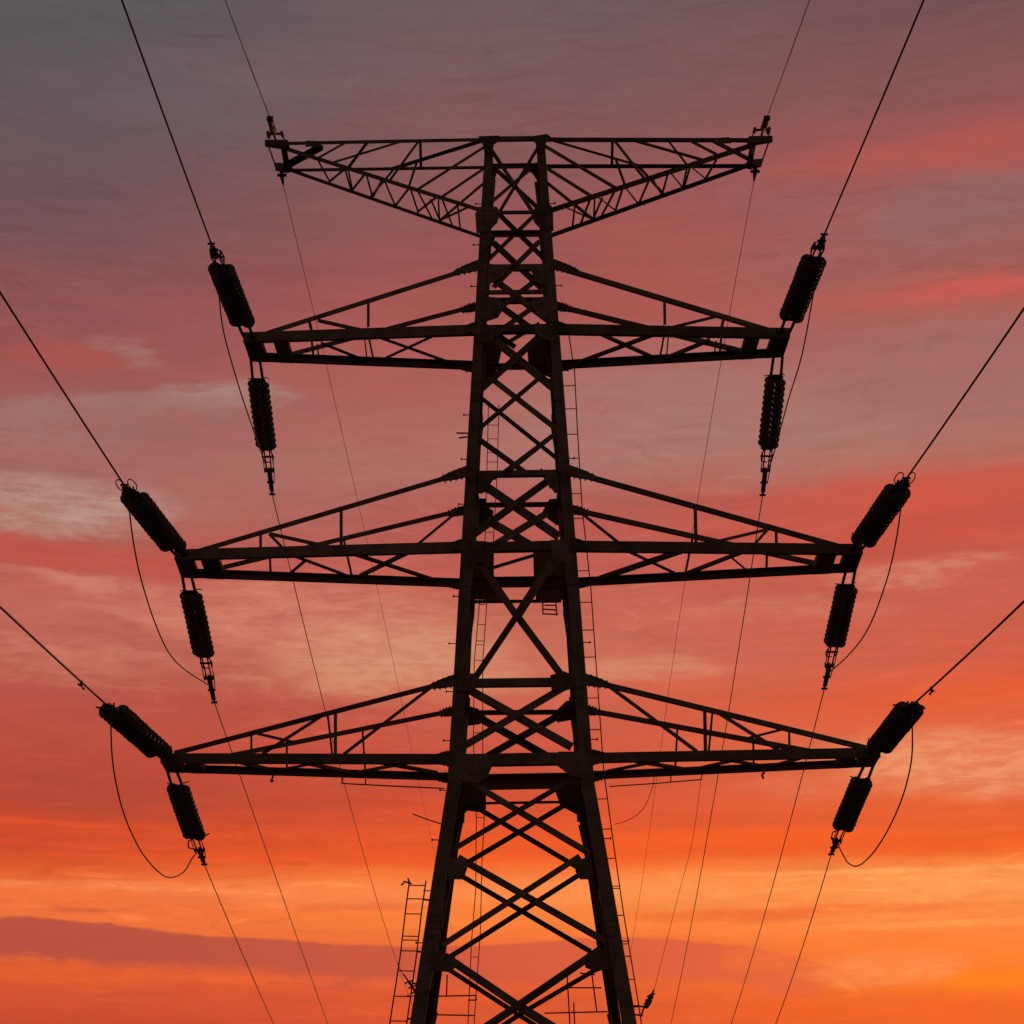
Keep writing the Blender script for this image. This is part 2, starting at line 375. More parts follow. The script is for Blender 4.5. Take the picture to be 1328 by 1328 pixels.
for s in [(596, 1004, 764, 1104, 6.5), (752, 1004, 586, 1102, 6.5), (594, 1110, 786, 1219, 7), (752, 1110, 574, 1225, 7), (577, 1238, 673, 1303, 8), (780, 1230, 673, 1303, 9),
          (673, 1303, 500, 1418, 9), (673, 1303, 860, 1418, 9)]: brace(NL, s)
for s in [(606, 1040, 756, 1129, 6.5), (746, 1036, 592, 1127, 6.5), (592, 1132, 766, 1234, 6.5), (758, 1130, 580, 1243, 6.5), (576, 1253, 673, 1316, 6), (673, 1316, 780, 1253, 6), (673, 1316, 560, 1390, 6), (673, 1316, 790, 1390, 6)]: brace(FL, s)
for pl, s in [(NF, (628, 179, 708, 178, 6)), (NF, (640, 274.5, 696, 274, 4)), (NF, (628, 346, 712, 345, 8)), (NF, (622, 378, 716, 377, 5)), (NF, (620, 426, 724, 424, 11)),
              (NF, (606, 614, 736, 612, 8)), (NF, (600, 709, 742, 706, 12)), (NF, (592, 885, 752, 883, 10)), (NF, (586, 985, 760, 982, 14)),
              (FF, (634, 217, 702, 216, 6)), (FF, (626, 305, 712, 304, 8)), (FF, (624, 392, 716, 391, 8)), (FF, (618, 477, 724, 476, 8)), (FF, (622, 656, 722, 655, 6)), (FF, (606, 757, 738, 755, 13)),
              (FF, (610, 781, 728, 780, 4)), (FF, (600, 925, 742, 924, 6)), (FF, (590, 1016, 756, 1013, 19)), (FL, (612, 1042, 736, 1040, 3.5))]:
    brace(pl, s, 'horizontal_brace')
# side faces (seen edge-on) and the foot of the tower, out of the frame
for sx_ in (-1, 1):
    zs = [.9, 5.9, 10.3, 13.0, 15.5, 18.2, 20.3, 22.2, 24.2, 26.9]
    for i in range(len(zs) - 1):
        for d in (0, 1):
            m = MB(); a = corner(sx_, -1 if d else 1, zs[i]); b = corner(sx_, 1 if d else -1, zs[i + 1])
            o = Vector((-sx_ * (.03 + .05 * d), 0, 0)); m.angle(a + o, b + o, .11, Vector((sx_, 0, 0)), 1, .014); m.build('diagonal_brace', STEEL, pylon)
for sy_ in (-1, 1):
    for d in (-1, 1):
        m = MB(); a = corner(-d, sy_, .5); b = corner(d, sy_, 3.4); o = Vector((0, -sy_ * (.05 + .03 * d), 0))
        m.angle(a + o, b + o, .13, Vector((0, sy_, 0)), 1, .014); m.build('diagonal_brace', STEEL, pylon)

# gusset plates
def gusset(pl, pts, off=0.0, bolts=7):
    m = MB(); P = [pl.hit(x, y) for x, y in pts]
    cx = sum((p for p in P), Vector()) / len(P); P = [cx.lerp(p, .93) for p in P]
    m.plate(P, pl.n, .022, off)
    front = 1 if off >= 0 else -1
    for i in range(len(P)):
        for q in (.72, .36):
            a = P[i].lerp(P[(i + 1) % len(P)], .5); m.bolt(cx.lerp(a if q < .5 else P[i], q) + pl.n * (off + .011), pl.n, .019, .03)
    return m.build('gusset_plate', STEEL, pylon)
GN = [[(619, 177), (648, 176), (652, 181), (641, 188), (638, 204), (628, 204), (626, 190)], [(684, 178), (710, 174), (718, 180), (709, 184), (707, 200), (696, 200), (694, 187)],
      [(615, 278), (620, 268), (645, 268), (650, 276), (646, 290), (636, 300), (617, 306)], [(693, 268), (714, 265), (718, 270), (719, 302), (702, 300), (692, 290), (689, 280)],
      [(632, 342), (648, 344), (660, 352), (652, 360), (632, 372)], [(692, 344), (708, 342), (708, 372), (694, 366), (688, 352)],
      [(628, 384), (648, 386), (656, 398), (646, 414), (626, 420)], [(692, 386), (712, 384), (716, 420), (700, 412), (686, 396)],
      [(613, 422), (636, 424), (643, 432), (640, 446), (616, 446)], [(688, 424), (727, 420), (727, 446), (700, 440)],
      [(620, 614), (646, 616), (638, 626), (630, 640), (618, 642)], [(704, 612), (724, 612), (726, 640), (712, 634)],
      [(604, 700), (632, 702), (640, 712), (634, 730), (604, 734)], [(712, 700), (742, 698), (745, 734), (716, 728)],
      [(589, 878), (602, 872), (620, 874), (623, 882), (612, 896), (600, 900), (588, 896)], [(712, 876), (731, 870), (745, 876), (750, 892), (734, 897), (714, 896)],
      [(580, 976), (634, 978), (640, 994), (634, 1008), (620, 1017), (580, 1013)], [(722, 974), (765, 974), (768, 1012), (740, 1008), (716, 990)]]
GF = [[(628, 212), (648, 214), (644, 226), (638, 244), (628, 244)], [(672, 214), (706, 212), (708, 244), (698, 236), (690, 224)],
      [(624, 300), (644, 302), (640, 318), (626, 322)], [(696, 302), (714, 300), (716, 322), (702, 320)],
      [(626, 438), (643, 432), (652, 452), (646, 478), (636, 494), (624, 500)], [(682, 446), (702, 428), (720, 428), (722, 494), (700, 486), (684, 474)],
      [(612, 644), (630, 645), (632, 656), (641, 662), (640, 676), (626, 684), (610, 684)], [(708, 654), (712, 646), (732, 644), (734, 682), (722, 682), (703, 668), (703, 662)],
      [(610, 720), (641, 714), (641, 745), (650, 765), (652, 780), (608, 779)], [(690, 714), (728, 712), (738, 780), (694, 780), (691, 745)],
      [(606, 914), (620, 918), (632, 930), (622, 940), (606, 942)], [(718, 924), (734, 908), (744, 906), (744, 934), (722, 938)]]
GL = [[(583, 1113), (605, 1114), (607, 1126), (602, 1142), (580, 1142)], [(743, 1117), (766, 1110), (770, 1142), (752, 1142), (746, 1132)],
      [(560, 1230), (590, 1240), (597, 1252), (584, 1262), (556, 1260)], [(756, 1244), (786, 1228), (796, 1254), (774, 1262), (758, 1256)]]
GB = [[(588, 1016), (632, 1016), (632, 1050), (622, 1054), (606, 1052), (596, 1062), (588, 1062)], [(716, 1018), (752, 1016), (756, 1062), (742, 1054), (726, 1046)]]
for q in GN: gusset(NF, q, .035)
for q in GF: gusset(FF, q, -.03)
for q in GL: gusset(NL, q, .035)
for q in GB: gusset(FL, q, -.03)

# ------------------------------------------------------------------ crossarms
def mir(p, s): return Vector((p.x * (-s), p.y, p.z))       # measured on the left (s = -1); mirrored for the right arm
TIPS = {}
def crossarm(key, s, nb, nt_, fb, ft, tn, te, fn, fe, td, near, far, bottom, webs, joints, wb):
    leg = lambda pl, q: pl.hit(*q)
    NB, NT, FB, FT = leg(NF, nb), at(*nt_, -td), leg(FF, fb), at(*ft, td)
    TN = leg(NF, tn); pn = Plane(NB, NT, TN); TE = pn.hit(*te)
    TF = leg(FF, fn); pf = Plane(FB, FT, TF); FE = pf.hit(*fe)
    pb = Plane(NB, NT, (FB + FT) / 2)
    X = lambda p: mir(p, s)
    arm = MB()
    for a, b, sg in ((NB, NT, 1), (FB, FT, -1)):           # channels with the web outwards
        d = (b - a).normalized(); a2 = a - d * .10; b2 = b + d * .12
        h = wb if sg > 0 else wb * .8; t = .02
        arm.bar(X(a2), X(b2), h, t, Vector((0, -sg, 0)))
        for q in (-1, 1):
            o = Vector((0, sg * .072, q * (h / 2 - t / 2)))
            arm.bar(X(a2 + o), X(b2 + o), t, .12, Vector((0, -sg, 0)))
    root = arm.build('crossarm', STEEL, pylon)
    def part(name, m, mt=STEEL): return m.build(name, mt, root)
    for a, b in ((TN, TE), (TF, FE)):
        d = (b - a).normalized()
        part('tie_rod', MB().angle(X(a), X(b), .115, Vector((0, -1, 0)), 1, .03))
    for pl, lst, nm_ in ((pn, near, 'web_brace'), (pf, far, 'web_brace'), (pb, bottom, 'floor_brace')):
        for x0, y0, x1, y1, w in lst:
            n = Vector((0, -1, 0)) if pl is not pb else Vector((0, 0, -1))
            part(nm_, MB().angle(X(pl.hit(x0, y0)), X(pl.hit(x1, y1)), w / 52, n, 1, .012))
    # end box: cross plates between the two channels at the tip
    dn, df = (NT - NB).normalized(), (FT - FB).normalized()
    for u0, u1 in webs:
        m = MB(); P = [NT - dn * u0, NT - dn * u1, FT - df * u1, FT - df * u0]
        m.plate([X(p + Vector((0, 0, -wb / 2 + .03))) for p in P], Vector((0, 0, 1)), .03)
        m.plate([X(p + Vector((0, 0, wb / 2 - .04))) for p in P], Vector((0, 0, 1)), .03)
        for k in (0, 1):
            c = P[k].lerp(P[3 - k], .5); part_n = (P[3 - k] - P[k])
            m.bar(X(P[k] + Vector((0, .02, 0))), X(P[3 - k] + Vector((0, -.02, 0))), .02, wb * .7, Vector((0, 0, 1)))
        for k in range(5):
            m.bolt(X(NT.lerp(NB, .004 + .008 * k) + Vector((0, -.012, .03 * (-1) ** k))), Vector((0, -1, 0)), .022, .04)
        part('end_plate', m)
    # bolted joints on the shaft
    for q in joints:
        m = MB(); pl = NF if q[0] == 'N' else FF; c = pl.hit(q[1], q[2]); d = ((TE - TN) if q[0] == 'N' else (FE - TF)).normalized()
        if q[3] == 'b': d = Vector((-1, 0, 0))
        w = q[4] / 53; L = q[5] / 53; sy = -1 if q[0] == 'N' else 1; nrm = Vector((0, sy, 0)); v = d.cross(nrm).normalized()
        if v.z < 0: v = -v
        a = c - d * .12; e = c + d * L
        pts = [a + v * w * .8, c + d * L * .45 + v * w * .62, e + v * w * .3, e - v * w * .3, c + d * L * .45 - v * w * .62, a - v * w * .8]
        m.plate([X(p + nrm * .05) for p in pts], nrm, .025)
        for k in range(4):
            for sg in (-1, 1):
                p = c + d * (L * (k + .4) / 4.2) + v * (sg * w * (.55 - .08 * k))
                m.bolt(X(p + nrm * .06), nrm, .024, .045)
                m.tube([X(p + nrm * .02), X(p + nrm * .02 + v * (sg * .05))], .018, 6)
        part('joint_plate', m)
    TIPS[key, s] = (X(NT), X(FT))
    return root
A1 = dict(nb=(617, 427), nt_=(322, 437), fb=(612, 475), ft=(331, 464), tn=(616, 346.5), te=(334, 436), fn=(612, 398), fe=(368, 462), td=.62, wb=.255,
          near=[(401, 416, 405, 433, 4), (477.6, 392, 477.6, 424, 3.5), (412, 415, 470, 428, 4)],
          far=[(476, 426, 485, 470, 2.6), (473, 440, 476, 468, 1.8), (404, 440, 407, 465, 3), (411, 446, 414, 466, 2)],
          bottom=[(486, 436, 590, 473, 5), (495, 467, 575, 430, 4.5), (418, 446, 476, 469, 5)], webs=[(-.12, .3), (.62, .95)],
          joints=[('N', 617, 346, 't', 9.5, 30), ('F', 612, 398, 't', 8.5, 16), ('N', 617, 427, 'b', 13, 12), ('F', 612, 475, 'b', 10, 16)])
A2 = dict(nb=(600, 709), nt_=(233, 719), fb=(598, 757), ft=(242, 744), tn=(598, 614), te=(250, 717), fn=(598, 662), fe=(264, 742), td=.72, wb=.255,
          near=[(338, 694, 338, 714, 3.5), (442.5, 662, 442.5, 708, 4), (350, 692, 437, 711, 4), (349, 692, 370, 714, 3.5)],
          far=[(590, 666, 532, 714, 3.5), (445, 696, 456, 746, 3), (350, 722, 351, 744, 3)],
          bottom=[(448, 716, 566, 754, 7), (540, 713, 468, 748, 5), (374, 719, 452, 748, 5), (396, 728, 376, 745, 3)], webs=[(-.12, .28), (.5, .92)],
          joints=[('N', 600, 614, 't', 9.5, 30), ('F', 598, 662, 't', 8.5, 20), ('N', 600, 709, 'b', 13, 14), ('F', 598, 757, 'b', 10, 18)])
A3 = dict(nb=(582, 984), nt_=(215, 983), fb=(584, 1008), ft=(223, 997), tn=(584, 884), te=(226, 977), fn=(586, 922), fe=(244, 991), td=.84, wb=.225,
          near=[(326, 951, 326, 978, 2.6), (333, 951, 380, 962, 3), (418, 928, 340, 978, 4), (425, 926, 431, 980, 2.5), (562, 889, 446, 978, 4), (435, 925, 435, 978, 4)],
          far=[(372, 962, 372, 1000, 2.5), (470, 946, 474, 1004, 2.5)],
          bottom=[(566, 1004, 462, 985, 5), (462, 1003, 560, 985, 5), (452, 1003, 366, 985, 5), (360, 1000, 440, 985, 4), (350, 1000, 290, 985, 5)], webs=[(-.12, .3), (.45, .8)],
          joints=[('N', 586, 884, 't', 9.5, 28), ('F', 586, 922, 't', 8.5, 18), ('N', 582, 984, 'b', 13, 16), ('F', 584, 1008, 'b', 10, 18)])
for s in (-1, 1):
    crossarm('top', s, **A1); crossarm('middle', s, **A2); crossarm('bottom', s, **A3)

def earth_arm(s):
    X = lambda p: mir(p, s) if s < 0 else Vector((-p.x * 1.03, p.y, p.z)); td = .76   # the right arm is a touch longer
    NB, FB = NF.hit(632, 181), FF.hit(636, 217); NBb, FBb = NF.hit(628, 274), FF.hit(630, 309)
    NT, FT = at(347, 186.5, -td), at(364, 221, td)
    n_end = Plane(NB, NT, NBb).hit(368, 192); f_end = Plane(FB, FT, FBb).hit(373, 219.5)
    arm = MB()
    arm.angle(X(NB), X(NT), .09, Vector((0, -1, 0)), 1, .02); arm.angle(X(FB), X(FT), .085, Vector((0, 1, 0)), 1, .02)
    arm.angle(X(NBb), X(n_end), .105, Vector((0, -1, 0)), 1, .02); arm.angle(X(FBb), X(f_end), .09, Vector((0, 1, 0)), 1, .02)
    root = arm.build('earth_wire_arm', STEEL, pylon)
    def part(name, m): return m.build(name, STEEL, root)
    pn, pf, pt, pb = Plane(NB, NT, NBb), Plane(FB, FT, FBb), Plane(NB, NT, FT), Plane(NBb, n_end, f_end)
    for pl, lst, nm_ in ((pn, [(522, 183, 431, 211, 3), (543, 183, 504, 236, 3), (541, 209, 530, 243, 3), (634, 187, 541, 246, 3.5), (633, 215, 572, 256, 3.5), (450, 184, 414, 204, 3)], 'web_brace'),
                         (pf, [(634, 232, 568, 288, 3.5), (512, 218, 480, 256, 3)], 'web_brace'),
                         (pt, [(626, 181, 508, 218, 4), (545, 183, 546, 217, 3.5), (416, 188, 372, 212, 8), (476, 184, 450, 219, 3)], 'top_brace')):
        for x0, y0, x1, y1, w in lst:
            n = Vector((0, 0, 1)) if pl is pt else Vector((0, -1, 0))
            part(nm_, MB().angle(X(pl.hit(x0, y0)), X(pl.hit(x1, y1)), w / 50, n, 1, .012))
    for a in [(310, 290, 370, 400), (440, 345, 370, 402), (446, 340, 475, 442), (462, 345, 482, 445), (540, 370, 485, 440), (553, 372, 582, 480), (628, 394, 585, 475), (640, 396, 692, 518),
              (760, 436, 695, 520), (768, 436, 806, 552), (800, 440, 872, 578), (897, 478, 803, 552), (868, 488, 912, 590), (905, 484, 910, 590), (925, 490, 972, 612), (1000, 515, 1012, 626), (1050, 530, 912, 594)]:
        p, q = pb.hit(a[0] / 3.794 + 330, a[1] / 3.794 + 130), pb.hit(a[2] / 3.794 + 330, a[3] / 3.794 + 130)
        part('lacing_bar', MB().angle(X(p), X(q), .045, Vector((0, 0, -1)), 1, .012))
    # tip frame
    d = (NT - NB).normalized(); e = (FT - FB).normalized()
    part('tip_bar', MB().bar(X(n_end - Vector((0, 0, .0))), X(f_end), .15, .03, Vector((0, 0, 1))))
    part('tip_bar', MB().tube([X(NT + Vector((.02, 0, -.05))), X(FT + Vector((-.10, 0, .02)))], .02, 6))
    m = MB(); pz = Vector((0, 0, .0))
    m.plate([X(pn.hit(*q)) for q in ((344, 184), (374, 184), (376, 192), (364, 193), (344, 190))], Vector((0, -1, 0)), .14, .05)
    part('tip_plate', m)
    m = MB(); m.plate([X(pf.hit(*q)) for q in ((355, 211), (372, 212), (381, 219), (372, 222), (357, 219))], Vector((0, 1, 0)), .14, .05)
    part('tip_plate', m)
    m = MB(); m.plate([X(pn.hit(*q)) for q in ((398, 183), (417, 184), (417, 191), (396, 191))], Vector((0, -1, 0)), .02, .03)
    part('tip_plate', m)
    # small clamp brackets standing on the tip
    m = MB()
    p = [X(pn.hit(*q)) for q in ((348, 184), (348, 174), (355, 173), (358, 184), (366, 174), (370, 184))]
    m.tube([p[0], p[1]], .015, 6); m.tube([p[1], p[2]], .045, 8); m.tube([p[2], p[3]], .03, 6); m.tube([p[2], p[4]], .035, 8); m.tube([p[4], p[5]], .018, 6)
    m.tube([p[1] + Vector((0, -.1, 0)), p[1] + Vector((0, .16, 0))], .05, 8); m.tube([p[4] + Vector((0, -.12, 0)), p[4] + Vector((0, .12, 0))], .04, 8)
    part('tip_bracket', m)
    TIPS['earth', s] = (X(pn.hit(356, 176)), X(pf.hit(365, 222)))
for s in (-1, 1): earth_arm(s)

# ------------------------------------------------------------------ ladders, platforms, small steelwork on the pylon
def catmull(P, n=8):
    out = []
    for i in range(len(P) - 1):
        a, b, c, d = P[max(i - 1, 0)], P[i], P[i + 1], P[min(i + 2, len(P) - 1)]
        for k in range(n):
            t = k / n; out.append(.5 * ((2 * b) + (c - a) * t + (2 * a - 5 * b + 4 * c - d) * t * t + (3 * b - a - 3 * c + d) * t ** 3))
    return out + [P[-1]]
def y_at(poly, y):
    for (x0, y0), (x1, y1) in zip(poly, poly[1:]):
        if y0 <= y <= y1: return x0 + (x1 - x0) * (y - y0) / (y1 - y0)
    return poly[-1][0] if y > poly[-1][1] else poly[0][0]
def ladder(outer, inner, rungs, Yf, thick=.014, rr=.012):
    hit = lambda x, y: at(x, y, Yf(y))
    root = MB().tube([hit(*q) for q in outer], thick, 6).build('ladder', RUST, pylon)
    MB().tube([hit(*q) for q in inner], thick, 6).build('rail', RUST, root)
    for y in rungs:
        MB().tube([hit(y_at(outer, y), y), hit(y_at(inner, y), y + .4)], rr, 6).build('rung', RUST, root)
ladder([(737, 430), (745, 480), (749, 560), (755, 660), (766, 760), (773, 860), (783, 1000), (795, 1090), (808, 1180), (828, 1302), (838, 1370), (866, 1520)],
       [(722, 430), (728, 480), (733, 560), (740, 660), (749, 760), (757, 860), (766, 1000), (779, 1090), (795, 1180), (815, 1302), (824, 1370), (852, 1520)],
       [500, 530, 563, 594, 640, 672, 740, 781, 817, 852, 905, 946, 1000, 1036, 1075, 1113, 1149, 1152, 1187, 1224, 1240, 1270, 1304, 1340, 1376, 1412, 1450, 1488], lambda y: .1)
ladder([(531, 1142), (526, 1180), (519, 1240), (506, 1324), (490, 1420), (474, 1520)], [(552.5, 1142), (547, 1180), (540, 1240), (528, 1324), (512, 1420), (496, 1520)],
       [1148, 1165.5, 1185, 1214, 1219, 1233, 1259, 1292, 1324, 1358, 1392, 1426, 1460, 1494], lambda y: -1.0, .017, .013)
ladder([(633.5, 525), (631.5, 610), (629, 700), (622, 781), (615, 858), (614, 960), (617.7, 1060), (617, 1154), (611.5, 1220), (607.5, 1316), (602, 1420)],
       [(647, 525), (645, 610), (640, 700), (631.5, 781), (626, 858), (626, 960), (628, 1060), (625, 1120), (623, 1208), (615, 1325), (610, 1420)],
       [551, 569, 587, 599, 640, 690, 740, 784, 809.6, 831, 836, 856, 900, 950, 1000, 1060, 1241, 1280, 1330, 1370], lambda y: 1.05 if y < 1030 else 1.05 + (y - 1030) * .0042, .011, .009)
def rods(name, segs, Y, r=.014):
    m = MB()
    for x0, y0, x1, y1 in segs: m.tube([at(x0, y0, Y), at(x1, y1, Y)], r, 6)
    return m.build(name, RUST, pylon)
rods('rest_platform', [(735, 1256, 740, 1345), (735, 1281, 780, 1281), (706, 1314, 788, 1312), (766, 1252, 774, 1312), (752, 1262, 772, 1264), (744, 1300, 746, 1345)], 2.3, .017)
rods('rest_platform', [(566, 1292, 617, 1291), (564, 1316, 616, 1317), (580, 1264, 579, 1291), (607, 1297, 618, 1297), (617, 1291, 618, 1297)], 2.2, .017)
rods('rest_platform', [(704, 780, 704, 796), (704, 796, 724, 797), (704, 790, 721, 791), (721, 780, 722, 798), (706, 785, 721, 785)], 1.3, .018)
rods('cable_conduit', [(443, 1016, 500, 1019), (500, 1019, 576, 1022.5), (444, 1008, 443, 1016), (474, 1010, 474, 1018)], 1.2, .016)
rods('cable_conduit', [(909, 1011, 850, 1016), (850, 1016, 790, 1020), (911, 1003, 909, 1012), (870, 1004, 870, 1014)], 1.2, .014)
rods('cable_bracket', [(814, 1306, 836, 1305), (816, 1315, 834, 1317), (836, 1304, 831, 1319)], -.9, .02)
rods('cable_bracket', [(523, 1143, 534, 1146), (529, 1139, 531, 1146), (520, 1148, 524, 1145)], -1.0, .02)
rods('cable_bracket', [(592, 561.5, 610, 562), (595, 568, 610, 566)], -1.1, .02)
rods('cable_bracket', [(535, 1055.5, 552, 1062), (552, 1062, 572, 1068.5)], -.9, .014)
rods('ladder_bracket', [(548, 1166, 566, 1169), (541, 1234, 556, 1235), (534, 1275, 550, 1277), (528, 1321, 545, 1323)], -1.0, .022)
for s_ in ((351, 1014, 355, 1004), (988, 1004, 990, 1010)): rods('hook', [s_, (s_[0], s_[1], s_[0] + 4, s_[1] - 2)], .9, .025)
for sx_ in (-1, 1):                                        # step bolts up the near legs
    z = 2.4; k = 0
    while z < 26.5:
        if sx_ < 0 or k % 2 == 0:
            c = corner(sx_, -1, z) + Vector((sx_ * (.16 if z < 15 else .12), -.03, 0))
            m = MB(); m.tube([c - Vector((sx_ * .05, 0, 0)), c + Vector((sx_ * .13, 0, .0)), ], .012, 6); m.tube([c + Vector((sx_ * .13, 0, -.02)), c + Vector((sx_ * .13, 0, .03))], .018, 6)
            m.build('step_bolt', RUST, pylon)
        z += 1.15; k += 1

# ------------------------------------------------------------------ insulators, conductors, jumpers
DISC = MB(); prof = [(.0, .03), (.05, .05), (.06, .12), (.075, .165), (.10, .175), (.115, .165), (.10, .13), (.125, .09), (.11, .045), (.16, .03)]
n = 20; vv = []; ff = []
for i, (h, r_) in enumerate(prof):
    for k in range(n): vv.append((r_ * math.cos(k * 2 * math.pi / n), r_ * math.sin(k * 2 * math.pi / n), h - .08))
for i in range(len(prof) - 1):
    for k in range(n): ff.append((i * n + k, i * n + (k + 1) % n, (i + 1) * n + (k + 1) % n, (i + 1) * n + k))
ff += [tuple(range(n))[::-1], tuple((len(prof) - 1) * n + k for k in range(n))]
disc_me = bpy.data.meshes.new('insulator_disc'); disc_me.from_pydata(vv, [], ff); disc_me.materials.append(GLASS)
for p in disc_me.polygons: p.use_smooth = True

def on_sight(px, T, L, far):
    d = ray(*px).normalized(); o = CAM - T; b = o.dot(d); disc = max(b * b - (o.dot(o) - L * L), 0)
    return CAM + d * (-b + (math.sqrt(disc) if far else -math.sqrt(disc)))
def insulator(T, E, s, near, ins0, ins1, label, group, rr, ndisc, horn):
    """a double string from arm point T to wire clamp E; ins0..ins1 is the share taken by the discs"""
    d = (E - T).normalized(); L = (E - T).length; side = d.cross(Vector((0, 0, 1))).normalized(); upv = side.cross(d).normalized()
    root = tag(empty('strain_insulator', T), label, 'insulator', group)
    a, b = T + d * L * ins0, T + d * L * ins1; w = rr * .88
    m = MB()                                               # links from the arm
    for q in (-1, 1): m.bar(T + side * (q * .11) - d * .05, a + side * (q * .13), .07, .025, upv)
    m.build('link', RUST, root)
    for c, nm_ in ((a - d * .03, 'yoke_plate'), (b + d * .06, 'yoke_plate')):
        sg = 1 if c == a else 1
        y = MB(); y.plate([c + side * (w + .06) - d * .04, c + side * (w + .06) + d * .04, c + side * .1 + d * .09, c - side * .1 + d * .09, c - side * (w + .06) + d * .04, c - side * (w + .06) - d * .04, c - side * .1 - d * .09, c + side * .1 - d * .09], upv, .024)
        y.build(nm_, RUST, root)
    rot = d.to_track_quat('Z', 'Y')
    for q in (-1, 1):
        p0, p1 = a + side * (q * w), b + side * (q * w)
        st_ = MB().tube([p0 - d * .02, p1 + d * .06], .028, 8).build('insulator_string', RUST, root)
        for k in range(ndisc):
            o = bpy.data.objects.new('insulator_disc', disc_me); C.objects.link(o); o.parent = st_
            p = p0.lerp(p1, (k + .5 + .22 * q) / ndisc); sp = (p1 - p0).length / ndisc
            sc = rr / .175 * random.uniform(.97, 1.03)
            o.matrix_basis = Matrix.LocRotScale(p, rot, Vector((sc, sc, max(1.0, sp / .2))))
    # wire-end fittings: links, turnbuckle, dead-end clamp
    e0 = b + d * .14; m = MB(); Lh = (E - e0).length
    for q in (-1, 1):
        m.bar(e0 + side * (q * .07), e0 + d * Lh * .45 + side * (q * .06), .035, .02, upv)
    m.build('link', RUST, root)
    m = MB(); c = e0 + d * Lh * .45
    m.bar(c - side * .12, c + side * .12, .09, .05, upv); m.bar(c - upv * .08, c + upv * .08, .07, .06, d)
    for q in (-1, 1): m.tube([c + side * (q * .1) - upv * .07, c + side * (q * .1) + upv * .09], .022, 6)
    for q in (-1, 1): m.tube([c + side * (q * .055) + upv * .01, E - d * .12 + side * (q * .045)], .014, 6)
    k2 = e0 + d * Lh * .72; m.bar(k2 - side * .1, k2 + side * .1, .05, .04, upv); m.bar(k2 - upv * .07, k2 + upv * .05, .05, .05, d)
    m.tube([e0 + side * .12, c + side * .13 + upv * .03, k2 + side * .09], .013, 6); m.tube([e0 - side * .12, c - side * .12 - upv * .04], .013, 6)
    m.tube([c, E], [.045, .03], 8); m.bar(E - side * .08, E + side * .08, .05, .04, upv)
    m.build('dead_end_clamp', RUST, root)
    # arcing horns at the wire end and arm end
    m = MB(); h = b + d * .1
    if horn == 'ring':
        for q in (-1, 1):
            m.tube([h + d * (.55 + .24 * math.cos(t)) + side * (q * (.13 + .085 * math.sin(t))) + upv * (.06 + .05 * math.cos(t)) for t in [-math.pi + x * math.pi / 7 for x in range(15)]], .013, 6)
            m.tube([h + side * (q * .1), h + d * .33 + side * (q * .13) + upv * .02], .022, 6)
        m.bar(h + d * .2 - side * .19, h + d * .2 + side * .19, .06, .05, upv)
    elif horn == 'bars':
        m.bar(h + d * .35 - side * .15 + upv * .05, h + d * .35 + side * .15 + upv * .05, .04, .04, upv)
        for q in (-1, 1): m.tube([h + side * (q * .09), h + d * .35 + side * (q * .15) + upv * .05, h + d * .6 + side * (q * .11) + upv * .09], .018, 6)
        m.tube([h + d * .6 - side * .11 + upv * .09, h + d * .62 + side * .03 + upv * .09], .016, 6)
    else:
        m.tube([h, h + side * .22 + upv * .03, h + side * .36 - d * .08 + upv * .08], .018, 6); m.tube([h, h - side * .2 + d * .18, h - side * .22 + d * .36 - upv * .1], .018, 6)
        m.tube([h - side * .22 + d * .36 - upv * .1, h - side * .02 + d * .5 - upv * .1], .016, 6)
    m.build('arcing_horn', RUST, root)
    m = MB(); h = a - d * .05; m.tube([h, h + side * .2 + upv * .1, h + side * .25 + d * .15 + upv * .2], .014, 6); m.tube([h, h - side * .2 + upv * .06, h - side * .27 + d * .1 + upv * .14], .014, 6)
    m.build('arcing_horn', RUST, root)
    return root
def smooth_fit(P, n=40):
    """least-squares parabola through surveyed points, as offsets along y: a hanging wire has no kinks"""
    y0 = P[0].y; A = [[0] * 3 for _ in range(3)]; B = [0] * 3
    for i, p in enumerate(P):
        w = 60 if i == 0 else 1; t = p.y - y0; r_ = (1, t, t * t)
        for a in range(3):
            B[a] += w * r_[a] * p.z
            for b in range(3): A[a][b] += w * r_[a] * r_[b]
    M = Matrix(A); k = M.inverted() @ Vector(B); return k
